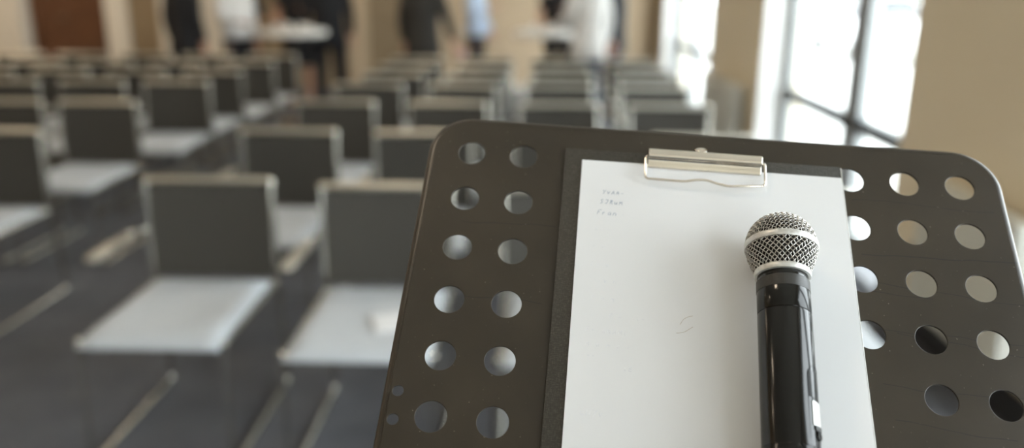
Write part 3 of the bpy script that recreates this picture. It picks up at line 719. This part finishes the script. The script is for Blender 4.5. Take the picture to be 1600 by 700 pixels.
for k in range(3):
    a = PI/2+k*2*PI/3; dx, dy = math.cos(a), math.sin(a)
    bm = nb(); sweep(bm, fillet([(pl.x+dx*.012, pl.y+dy*.012, .30), (pl.x+dx*.06, pl.y+dy*.06, .27), (pl.x+dx*.27, pl.y+dy*.27, .012)], .04), .008, n=12); lg = link('leg', bm, M['stand'], stand)
    bm = nb(); sweep(bm, [(pl.x+dx*.255, pl.y+dy*.255, .024), (pl.x+dx*.275, pl.y+dy*.275, .009)], .011, n=10); link('rubber_foot', bm, M['black_plastic'], lg)
bm = nb(); lathe(bm, [(0, 0), (.012, .0), (.014, .02), (.010, .03), (0, .03)], 14, Matrix.Translation((pl.x+.014, pl.y, .75)) @ Matrix.Rotation(PI/2, 4, 'Y')); link('knob', bm, M['black_plastic'], stand)

# ------------------------------------------------------------------ clipboard
HB = .0030
board = empty('clipboard', label='black grained clipboard with a nickel spring clip, lying on the music stand', cat='clipboard', mtx=DESK)
bx0, bx1, by1, by0 = .0782, .3030, .0100, -.312
bm = nb(); box(bm, bx0, bx1, by0, by1, .0002, HB, .0006, 2); link('board', bm, M['board'], board)
bm = nb(); box(bm, bx1-.0001, bx1+.0007, by0+.001, by1-.001, .0006, HB+.0001, .0002, 1); link('edge_piping', bm, M['mic_band'], board)
# clip: base plate, rolled spring bar, wire loop
cxl, cxr = .1462, .2375
bm = nb(); box(bm, cxl+.012, cxr-.012, -.006, .0095, HB, HB+.0012, .0003, 1)
link('clip_plate', bm, M['nickel'], board)
bm = nb(); prof2 = []
# half-rolled bar profile in (y,z): curved back over to a pressing lip
for k in range(13):
    a = math.radians(215 - 235*k/12); prof2.append((.0045+.0048*math.cos(a), HB+.0062+.0048*math.sin(a)))
prof2 = [(-.0062, HB+.0022), (-.0052, HB+.0030), (-.0028, HB+.0052)] + [p for p in prof2 if True][2:]
ra = [[bm.verts.new((x, p[0], p[1])) for p in prof2] for x in (cxl, cxl+.0006, cxr-.0006, cxr)]
for A, B in zip(ra, ra[1:]):
    for j in range(len(prof2)-1): bm.faces.new((A[j], A[j+1], B[j+1], B[j]))
o = link('clip_bar', bm, M['nickel'], board, angle=60); sd = o.modifiers.new('thick', 'SOLIDIFY'); sd.thickness = .0007; sd.offset = 0
bm = nb(); zl = HB+.0042
yb_ = -.0198
pts = [(cxl+.002, .0035, HB+.0065), (cxl-.0022, .0015, HB+.0068), (cxl-.0022, yb_, zl+.002)]
mid = [(cxl+.030, yb_-.0010, zl+.003), (cxl+.037, yb_+.0005, zl+.004), (cxl+.046, yb_+.0010, zl+.0045), (cxl+.056, yb_-.0015, zl+.0035), (cxl+.064, yb_-.0026, zl+.003)]
pts += mid + [(cxr+.0022, yb_+.001, zl+.002), (cxr+.0024, .0015, HB+.0078), (cxr-.002, .0035, HB+.0075)]
sweep(bm, fillet(pts, .0035, 5), .00105, n=10, up=Vector((0, 0, 1))); link('clip_wire', bm, M['nickel'], board)
bm = nb(); lathe(bm, [(0, 0), (.0036, .0004), (.0036, .0085), (.002, .0095), (0, .0097)], 20, Matrix.Translation(((cxl+cxr)/2-.003, .0098, HB+.0012)) @ Matrix.Diagonal((1.3, .7, 1, 1))); link('rivet', bm, M['nickel'], board)

# ------------------------------------------------------------------ sheets of paper
pst = empty('paper_sheet', label='white A4 sheet with faint handwriting clipped to the clipboard, under the microphone', cat='paper', mtx=DESK)
px0, px1, py1, py0 = .0925, .3022, -.0022, -.2992
HP = HB + .0012
def paper_z(x, y): 
    s = (x-px0)/(px1-px0); t = (py1-y)/(py1-py0)
    return HP + .0004 + .0009*math.sin(PI*s)*math.exp(-((t-.28)/.3)**2) * (1 if s < .55 else max(0, 1-(s-.55)/.25))*1.
bm = nb(); nx, ny = 42, 56; P = {}
for f in (0, 1):
    for i in range(nx+1):
        for j in range(ny+1):
            x = px0+(px1-px0)*i/nx; y = py1-(py1-py0)*j/ny; P[f, i, j] = bm.verts.new((x, y, paper_z(x, y) if f else HB+.0001))
for i in range(nx):
    for j in range(ny):
        bm.faces.new((P[1, i, j], P[1, i, j+1], P[1, i+1, j+1], P[1, i+1, j])); bm.faces.new((P[0, i, j], P[0, i+1, j], P[0, i+1, j+1], P[0, i, j+1]))
for i in range(nx):
    for j in (0, ny): bm.faces.new((P[0, i, j], P[0, i+1, j], P[1, i+1, j], P[1, i, j]))
for j in range(ny):
    for i in (0, nx): bm.faces.new((P[0, i, j], P[0, i, j+1], P[1, i, j+1], P[1, i, j]))
link('sheet', bm, M['paper'], pst, angle=30)
GL_ = {'y': [[(0, 1), (.35, .45)], [(.75, 1), (.2, -.05)]], 'v': [[(0, .7), (.3, 0), (.65, .7)]], 'A': [[(0, 0), (.4, .9), (.7, 0)], [(.15, .35), (.6, .35)]],
       'a': [[(.6, .6), (.2, .6), (.05, .25), (.3, 0), (.6, .3), (.6, .6), (.7, 0)]], 'n': [[(0, 0), (.05, .6)], [(.05, .4), (.4, .6), (.6, .4), (.6, 0)]],
       'S': [[(.7, .9), (.3, 1), (.1, .75), (.5, .5), (.55, .2), (.1, 0)]], 'J': [[(.1, .95), (.7, .95), (.55, .2), (.1, .05)]], 'R': [[(.1, 0), (.2, .95), (.6, .85), (.6, .55), (.2, .5), (.75, 0)]],
       'E': [[(.6, .9), (.1, .9), (.1, .45), (.5, .45)], [(.1, .45), (.05, 0), (.6, 0)]], 'V': [[(0, .9), (.3, 0), (.65, .9)]], 'N': [[(0, 0), (.05, .9), (.6, 0), (.65, .9)]],
       'M': [[(0, 0), (.1, .8), (.35, .3), (.6, .8), (.75, 0)]], 'F': [[(0, 0), (.15, .95), (.8, 1)], [(.1, .5), (.5, .55)]], 'r': [[(0, 0), (.05, .55)], [(.05, .35), (.4, .55)]],
       'L': [[(.2, .9), (.05, .05), (.6, .05)]], 'u': [[(0, .6), (.1, .05), (.45, .1), (.55, .6), (.6, 0)]], 'i': [[(.2, .5), (.2, 0)], [(.2, .75), (.22, .8)]], '-': [[(.1, .4), (.6, .4)]],
       'B': [[(.1, 0), (.1, .9), (.5, .8), (.15, .5), (.6, .3), (.1, 0)]], 'e': [[(.05, .3), (.5, .35), (.3, .6), (.05, .3), (.3, 0), (.6, .1)]], 's': [[(.5, .55), (.1, .5), (.45, .2), (.05, .0)]], ' ': [], 'z': [[(0, .55), (.5, .55), (.05, 0), (.55, 0)]]}
def write(x, y, txt, h, m, w=.00022, slope=-.02):
    bm = nb(); cx = x
    for ch in txt:
        for st in GL_[ch]:
            q = [(cx+a*h*.8 + b*h*.15, y+b*h+(cx-x)*slope) for a, b in st]
            q = [Vector((a, b, paper_z(a, b)+.00012)) for a, b in q]
            if len(q) > 1: sweep(bm, fillet(q, h*.15, 3) if len(q) > 2 else q, w, .00006, n=5)
        cx += h*.95
    if bm.verts: link('handwriting', bm, m, pst)
    else: bm.free()
write(.1106, -.0345, 'yvAA-', .0038, M['ink'])
write(.1090, -.0440, 'SJRuM', .0040, M['ink'], .00026)
write(.1072, -.0545, 'Fran', .0044, M['ink'])
write(.1262, -.0548, '- i', .0035, M['ink_faint'])
write(.1065, -.0690, 'Lu -', .0038, M['ink_faint'])
write(.1050, -.0850, '- e', .0038, M['ink_faint'])
write(.1045, -.1010, 'Ba e', .0040, M['ink_faint'])
write(.1150, -.1150, 'v n', .0038, M['ink_faint'])
write(.1060, -.1300, 'F a n', .0040, M['ink_faint'])
write(.1200, -.1440, 'F -  -v-', .0036, M['ink_faint'])
write(.1035, -.1560, 'F- aNAMi', .0042, M['ink_faint'])
write(.1040, -.1670, 'M a n e i', .0040, M['ink_faint'])
write(.1050, -.1760, '--', .0040, M['ink_faint'])
write(.1320, -.1840, 'eE', .0040, M['ink_faint'])
write(.1030, -.2190, 'aNyv', .0046, M['ink_faint'])
bm = nb()
for c in ([(.1722, -.1445), (.1745, -.1400), (.1785, -.1375), (.1815, -.1368)], [(.1695, -.1515), (.1750, -.1505), (.1815, -.1455)]):
    sweep(bm, fillet([Vector((a, b, paper_z(a, b)+.0001)) for a, b in c], .003), .00018, .00005, n=5)
link('scuff', bm, M['mark'], pst)

# ------------------------------------------------------------------ microphone (own frame: z along the axis towards the head)
HEADC = Vector((.2418, -.0885, HP+.0005+.0266)); TAILC = Vector((.2400, -.2350, HP+.0005+.0208))
az = (HEADC-TAILC).normalized(); ax = Vector((1, 0, 0)); ax = (ax-az*ax.dot(az)).normalized(); ay = az.cross(ax)
MM = DESK @ Matrix(((ax.x, ay.x, az.x, HEADC.x), (ax.y, ay.y, az.y, HEADC.y), (ax.z, ay.z, az.z, HEADC.z), (0, 0, 0, 1)))
mic = empty('microphone', label='wireless handheld microphone with silver mesh ball and black body lying on the paper', cat='microphone', mtx=MM)
RB = .0252
def gr(z):   # radius of the grille at height z (0 = band)
    if z >= 0: return math.sqrt(max(0, 1-(z/.0262)**2))*RB
    t = -z/.0215; return RB - (RB-.0186)*(t**1.6)
# foam inside
prof_ = [(0, -.0222)] + [(gr(-.0214)-.0016, -.0222)] + [(gr(z)-.0014, z) for z in [-.0214+.0023*k for k in range(10)]] + [(max(.0, RB-.0014)*math.cos(a), .0248*math.sin(a)) for a in [PI/2*k/14 for k in range(1, 15)]]
prof_[-1] = (0, .0248)
bm = nb(); lathe(bm, prof_, 48, cap=False); link('foam_liner', bm, M['foam'], mic)
# woven wire: dome
def wire(bm, pts, nrm, r, n=5):
    rings = []; N = len(pts)
    for i, p in enumerate(pts):
        t = (pts[min(N-1, i+1)]-pts[max(0, i-1)]).normalized(); s = t.cross(nrm[i]).normalized(); w = s.cross(t)
        rings.append([bm.verts.new(p + s*math.cos(2*PI*j/n)*r + w*math.sin(2*PI*j/n)*r) for j in range(n)])
    for A, B in zip(rings, rings[1:]):
        for j in range(n): bm.faces.new((A[j], A[(j+1) % n], B[(j+1) % n], B[j]))
WR, WA, SP = .00038, .00045, .0029
bm = nb(); RM = RB*PI/2
def dome(u, v):
    s = math.hypot(u, v); a = s/RB
    if s < 1e-9: d_ = Vector((0, 0, 1))
    else: d_ = Vector((u/s*math.sin(a), v/s*math.sin(a), math.cos(a)))
    return Vector((d_.x*RB, d_.y*RB, d_.z*.0262)), d_
nw = int(RM/SP)+1
for fam in (0, 1):
    for i in range(-nw, nw+1):
        c = (i+.5)*SP
        if abs(c) > RM-.0008: continue
        half = math.sqrt((RM-.0007)**2-c*c); m_ = max(6, int(2*half/(SP/4))); pts = []; nr = []
        for k in range(m_+1):
            s = -half+2*half*k/m_; u, v = (c, s) if fam == 0 else (s, c)
            ca, sa = math.cos(.62), math.sin(.62); uu, vv = u*ca-v*sa, u*sa+v*ca
            p, nn = dome(uu, vv); off = WA*math.sin(PI*s/SP)*(1 if (i+fam) % 2 == 0 else -1)
            pts.append(p+nn*off); nr.append(nn)
        if len(pts) > 2: wire(bm, pts, nr, WR)
link('upper_grille', bm, M['mic_grille'], mic, angle=180)
# woven wire: lower bowl, two families of helices
bm = nb(); NH = 38; z0, z1 = -.0212, -.0012; dz = z1-z0; twist = (dz/ (2*PI*RB*.93/NH))  # ~45 degrees in wire pitches
for fam in (-1, 1):
    for i in range(NH):
        pts = []; nr = []; mseg = int(twist*8)
        for k in range(mseg+1):
            t = k/mseg; z = z0+dz*t; ph = 2*PI/NH*(i + fam*twist*t*1.0); R_ = gr(z)
            d_ = Vector((math.cos(ph), math.sin(ph), -.25*(-z/.023))).normalized()
            off = WA*math.sin(PI*(2*twist*t + .5))*(1 if i % 2 == 0 else -1)*fam
            pts.append(Vector((math.cos(ph)*R_, math.sin(ph)*R_, z))+d_*off); nr.append(d_)
        wire(bm, pts, nr, WR)
link('lower_grille', bm, M['mic_grille'], mic, angle=180)
bm = nb(); lathe(bm, [(RB-.001, -.0022), (RB+.0006, -.0024), (RB+.0011, -.0018), (RB+.0013, 0), (RB+.0011, .0018), (RB+.0006, .0024), (RB-.001, .0022)], 96, cap=False); link('grille_band', bm, M['mic_band'], mic)
bm = nb(); lathe(bm, [(.0178, -.0204), (.0190, -.0200), (.0196, -.0205), (.0199, -.0214), (.0199, -.0232), (.0195, -.0244), (.0188, -.0248), (.0175, -.0248)], 96, cap=False); link('grille_collar', bm, M['mic_band'], mic)
bm = nb(); lathe(bm, [(0, -.0240), (.0174, -.0240), (.0176, -.0244), (.0177, -.0288), (.0179, -.0294), (0, -.0294)], 96); link('neck', bm, M['mic_gloss'], mic)
bm = nb(); lathe(bm, [(0, -.0288), (.0181, -.0288), (.0185, -.0292), (.0186, -.0370), (.0185, -.0374), (0, -.0374)], 96); link('upper_sleeve', bm, M['mic_sleeve'], mic)
bm = nb(); lathe(bm, [(0, -.0373), (.0183, -.0373), (.0184, -.0376), (.0184, -.0532), (.0182, -.0535), (0, -.0535)], 96); link('gloss_ring', bm, M['mic_gloss'], mic)
bm = nb(); lathe(bm, [(0, -.0532), (.0178, -.0532), (.0178, -.0540), (.0184, -.0543), (.0185, -.056), (.0186, -.1475), (.0184, -.1482), (.0180, -.1484), (.0180, -.1492), (.0184, -.1496), (.0184, -.190), (.0178, -.2120), (.0158, -.2150), (0, -.2152)], 96); hd = link('handle', bm, M['mic_satin'], mic)
# control panel on the right flank of the handle
def patch(bm, a0, a1, z0, z1, r, t, n=8):
    vs = {}
    for f in (0, 1):
        for i in range(n+1):
            for k in (0, 1):
                a = a0+(a1-a0)*i/n; rr = r+(t if f else -.0006); vs[f, i, k] = bm.verts.new((rr*math.cos(a), rr*math.sin(a), (z0, z1)[k]))
    for i in range(n):
        bm.faces.new((vs[1, i, 0], vs[1, i+1, 0], vs[1, i+1, 1], vs[1, i, 1])); bm.faces.new((vs[0, i, 0], vs[0, i, 1], vs[0, i+1, 1], vs[0, i+1, 0]))
        for k in (0, 1): bm.faces.new((vs[0, i, k], vs[0, i+1, k], vs[1, i+1, k], vs[1, i, k]))
    for i in (0, n): bm.faces.new((vs[0, i, 0], vs[0, i, 1], vs[1, i, 1], vs[1, i, 0]))
def arch(bm, ac, hw, z0, z1, r, t):   # raised outline with rounded top
    pts = [(-hw, z0), (-hw, z1-hw*.019)] + [(-hw*math.cos(q), z1-hw*.019+hw*.019*math.sin(q)) for q in [PI*k/10 for k in range(1, 10)]] + [(hw, z1-hw*.019), (hw, z0)]
    sweep(bm, [Vector((r*math.cos(ac+a), r*math.sin(ac+a), z)) for a, z in pts], t, n=6)
ac = -.66
bm = nb(); patch(bm, ac-.42, ac+.42, -.1160, -.098, .0186, .0003); link('display', bm, M['mic_gloss'], mic)
bm = nb(); arch(bm, ac, .46, -.1435, -.0935, .0186, .00022); link('panel_outline', bm, M['mic_gloss'], mic)
bm = nb(); patch(bm, ac-.30, ac+.30, -.1345, -.1185, .0186, .0006); link('switch_recess', bm, M['mic_band'], mic)
bm = nb(); patch(bm, ac-.22, ac+.22, -.1375, -.1345, .0187, .0010); link('switch_slider', bm, M['black_plastic'], mic)
bm = nb(); lathe(bm, [(.0, 0), (.0030, 0), (.0034, .0006), (.0028, .0012), (0, .0010)], 20, Matrix.Rotation(ac, 4, 'Z') @ Matrix.Translation((.0186, 0, -.1405)) @ Matrix.Rotation(PI/2, 4, 'Y')); link('button', bm, M['mic_satin'], mic)

# ------------------------------------------------------------------ light
w = bpy.data.worlds.new('World'); SC.world = w; w.use_nodes = True; nt = w.node_tree; bg = nt.nodes['Background']
sky = nt.nodes.new('ShaderNodeTexSky'); sky.sky_type = 'HOSEK_WILKIE'; sky.turbidity = 6.; sky.ground_albedo = .4
sky.sun_direction = Vector((.5, .3, .8)).normalized()
mixn = nt.nodes.new('ShaderNodeMix'); mixn.data_type = 'RGBA'; mixn.inputs[0].default_value = .85; mixn.inputs[7].default_value = (.93, .97, 1., 1)
nt.links.new(sky.outputs[0], mixn.inputs[6]); nt.links.new(mixn.outputs[2], bg.inputs[0]); bg.inputs[1].default_value = 13.0
sl = bpy.data.lights.new('sun', 'SUN'); sl.energy = 5.; sl.angle = .3; sl.color = (1, .98, .95)
so = bpy.data.objects.new('sun', sl); COL.objects.link(so); so.rotation_euler = Vector((.55, .25, -.8)).to_track_quat('-Z', 'Y').to_euler()   # from over the building, lights the street
# warm fill lights added on the ceiling, out of view
k = 0
for x in (-6.6, -3.8, -1.0):
    for y in (-2.5, .8, 4.0, 7.2, 10.4):
        t = empty('fill_light', (x, y, ZC), 0, 'round warm fill light added overhead, out of view', 'fill light', 'added overhead fill lights')
        bm = nb(); lathe(bm, [(.16, 0), (.19, 0), (.19, -.03), (.17, -.035), (.16, -.03)], 32, cap=False); link('rim', bm, M['chrome'], t)
        bm = nb(); lathe(bm, [(0, -.002), (.165, -.002), (.165, -.02), (0, -.026)], 32); link('diffuser', bm, M['fill_lamp'], t)
        l = bpy.data.lights.new('fill_lamp', 'AREA'); l.shape = 'DISK'; l.size = .32; l.energy = (42 if y > 6 else 22) if x < -5 else (12 if y > 2 else 10); l.color = (1, .81, .60)
        o = bpy.data.objects.new('fill_lamp', l); COL.objects.link(o); o.parent = t; o.location = (0, 0, -.032)

SC.view_settings.view_transform = 'Standard'
try: SC.view_settings.look = 'None'
except Exception: pass
SC.view_settings.gamma = 1.; SC.view_settings.use_curve_mapping = False
SC.view_settings.exposure = -.2
